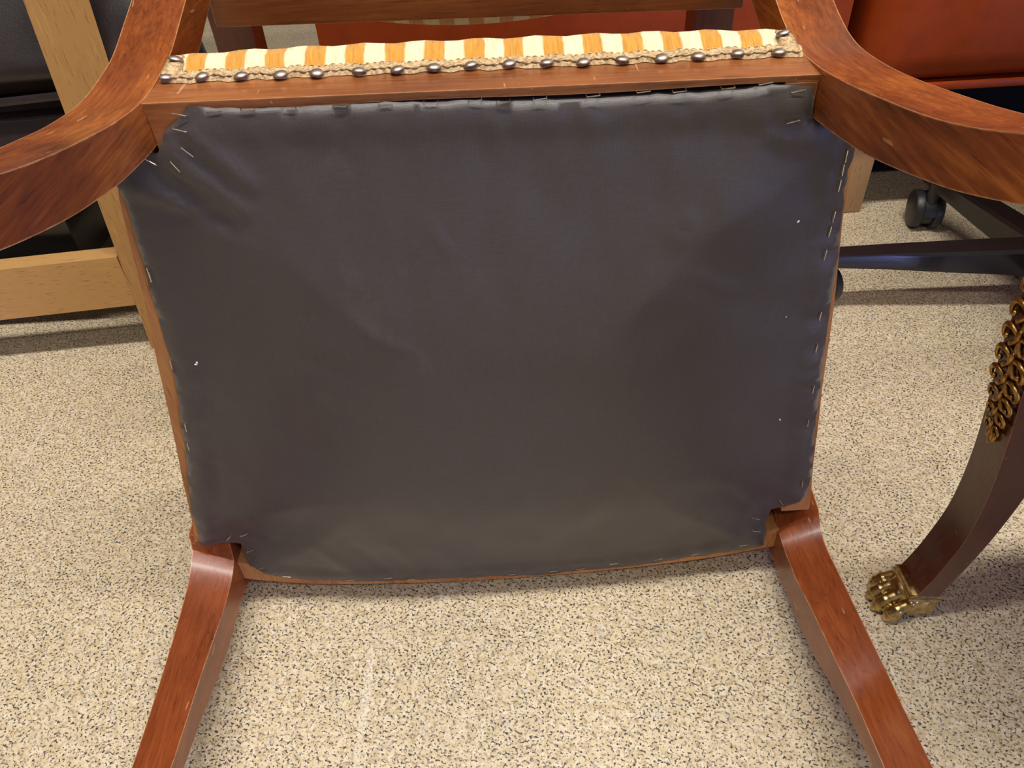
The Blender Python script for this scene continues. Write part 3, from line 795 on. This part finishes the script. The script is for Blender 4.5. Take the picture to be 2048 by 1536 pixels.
link('leg', sabre(YN, YF, .58), M['mahogany'], AC); link('leg', sabre(.02, .049, .58), M['mahogany'], AC)
bm = bmesh.new(); box(bm, (.325, .015, .42), (.835, .384, .47)); bevel(bm, .004, 2); link('seat_frame', bm, M['mahogany'], AC)
bm = bmesh.new(); sphere(bm, (.58, .20, .475), (.25, .18, .04), 24, 12); link('seat_pad', bm, M['grey_seat'], AC)
bm = bmesh.new(); box(bm, (.815, .03, .80), (.845, .37, .90)); bevel(bm, .006, 2)
link('crest_rail', bm, M['mahogany'], AC)
for y in (.03, .345):
    bm = bmesh.new(); box(bm, (.81, y, .46), (.835, y+.025, .81)); bevel(bm, .002, 2); link('back_stile', bm, M['mahogany'], AC)

# paw foot: toes fused by remeshing
def paw(yc, label=None):
    bm = bmesh.new()
    # heel block under the collar and main pad
    sphere(bm, (.344, yc, .0165), (.019, .0165, .0165), 20, 12)
    sphere(bm, (.332, yc, .0225), (.013, .0150, .0120), 20, 12)
    box(bm, (.331, yc-.0148, .004), (.3535, yc+.0148, .030))
    for k, (dy, dx, ln) in enumerate(((-.0150, .005, .95), (-.0052, -.001, 1.06), (.0052, -.001, 1.06), (.0150, .005, .95))):
        pts = [(.338+dx*.4, yc+dy*.78, .0270), (.330+dx*.6, yc+dy*.92, .0250), (.3225+dx, yc+dy, .0215), (.3155+dx, yc+dy*1.06, .0165), (.3105+dx, yc+dy*1.08, .0105)]
        tube(bm, spline(pts, 5), [.0032]*4+[.0040]*5+[.0050]*6+[.0058]*4+[.0062, .0062], 10)
        sphere(bm, (.3245+dx, yc+dy, .0240), (.0046, .0046, .0046), 12, 8)
        sphere(bm, (.3120+dx, yc+dy*1.08, .0085), (.0078, .0056, .0080), 14, 9)
        sphere(bm, (.3085+dx, yc+dy*1.08, .0042), (.0042, .0026, .0040), 10, 7)
    me = bpy.data.meshes.new('paw_tmp'); bm.to_mesh(me); bm.free()
    o = bpy.data.objects.new('paw_tmp', me); COL.objects.link(o)
    md = o.modifiers.new('r', 'REMESH'); md.mode = 'VOXEL'; md.voxel_size = .0007
    sm = o.modifiers.new('s', 'SMOOTH'); sm.factor = .5; sm.iterations = 3
    dg = bpy.context.evaluated_depsgraph_get(); ev = o.evaluated_get(dg)
    b2 = bmesh.new(); b2.from_mesh(ev.to_mesh()); ev.to_mesh_clear()
    bpy.data.objects.remove(o); bpy.data.meshes.remove(me)
    zmin = min(v.co.z for v in b2.verts)
    for v in b2.verts: v.co.z = max(.0003, v.co.z)
    p = link('paw_foot', b2, M['brass'], AC, angle=180, label='brass lion paw foot')
    bm = bmesh.new()
    e = .0022
    ring = lambda g, z0, z1: [(.327-g, yc-.0145-g, z0), (.327-g, yc+.0145+g, z0), (.352+g, yc+.0145+g, z1), (.352+g, yc-.0145-g, z1)]
    loft(bm, [ring(.0005, .028, .0235), ring(.0022, .0295, .025), ring(.0022, .0325, .028), ring(.0008, .0333, .0288), ring(.0008, .0345, .030), ring(.0017, .0352, .0307), ring(.0017, .0366, .0321), ring(.0001, .0375, .033)])
    bevel(bm, .0003, 1, 50)
    link('collar', bm, M['brass'], p, angle=30)
paw((YN+YF)/2); paw(.0345)

# acanthus mount: pairs of curled leaves on the leg's outer face
MT = None
fx = inv([(x, z) for x, z in SAB_F])
def face_pt(z, w, lift=0):
    """point on the outer face at height z, w = offset across the face (+ = away from viewer)"""
    return Vector((fx(z)-lift, (YN+YF)/2+w, z))
bm = bmesh.new()
tube(bm, [face_pt(.218+.01*i, 0, .0012) for i in range(17)], [.0012+.0009*min(1, i/5) for i in range(17)], 8)
MT = link('leaf_mount', bm, M['gilt'], AC, label='gilt acanthus leaf mount')
zz = .222; k = 0
while zz < .375:
    s = .0152*min(1, .50+.17*k); g = min(1, .62+.1*k)
    for sg in (-1, 1):
        bm = bmesh.new()
        # outer tongue: leaves the stem, swells outwards and hooks down into a bead
        pr = [(0, .000), (.22, .0052), (.52, .0078), (.85, .0066), (1.04, .0020), (1.0, -.0026), (.84, -.0040), (.74, -.0016)]
        sp = spline([face_pt(zz+h*g, sg*w*s, .0016+.0018*math.sin(w*2.4)) for w, h in pr], 5); n_ = len(sp)
        tube(bm, sp, [(.0009+.0012*math.sin(math.pi*min(1, i/(n_*.8))))*g for i in range(n_)], 8)
        sphere(bm, sp[-1], .0017*g+.0004, 10, 7)
        link('acanthus_leaf', bm, M['gilt'], MT, angle=60)
        bm = bmesh.new()
        # inner tongue hanging beside the stem
        sp = spline([face_pt(zz+.003*g, sg*.0006, .0024), face_pt(zz-.001, sg*.22*s, .0030), face_pt(zz-.0045*g, sg*.40*s, .0028), face_pt(zz-.0072*g, sg*.42*s, .0016)], 5); n_ = len(sp)
        tube(bm, sp, [.0006+.0013*g*math.sin(math.pi*min(1, .15+i/n_*.8)) for i in range(n_)], 8)
        link('acanthus_leaf', bm, M['gilt'], MT, angle=60)
    bm = bmesh.new(); sphere(bm, face_pt(zz+.006*g, 0, .0032), (.0022, .0016*g+.0006, .0036*g+.001), 12, 8); link('bead', bm, M['gilt'], MT)
    zz += .0150*g+.0030; k += 1
for w, dz in ((-.0035, -.002), (.0035, -.002), (0, -.006)):
    bm = bmesh.new(); sphere(bm, face_pt(.218+dz, w, .0014), (.0016, .0022, .0058), 12, 8); link('acanthus_leaf', bm, M['gilt'], MT)

for o in COL.objects:
    if '_org' in o: del o['_org']
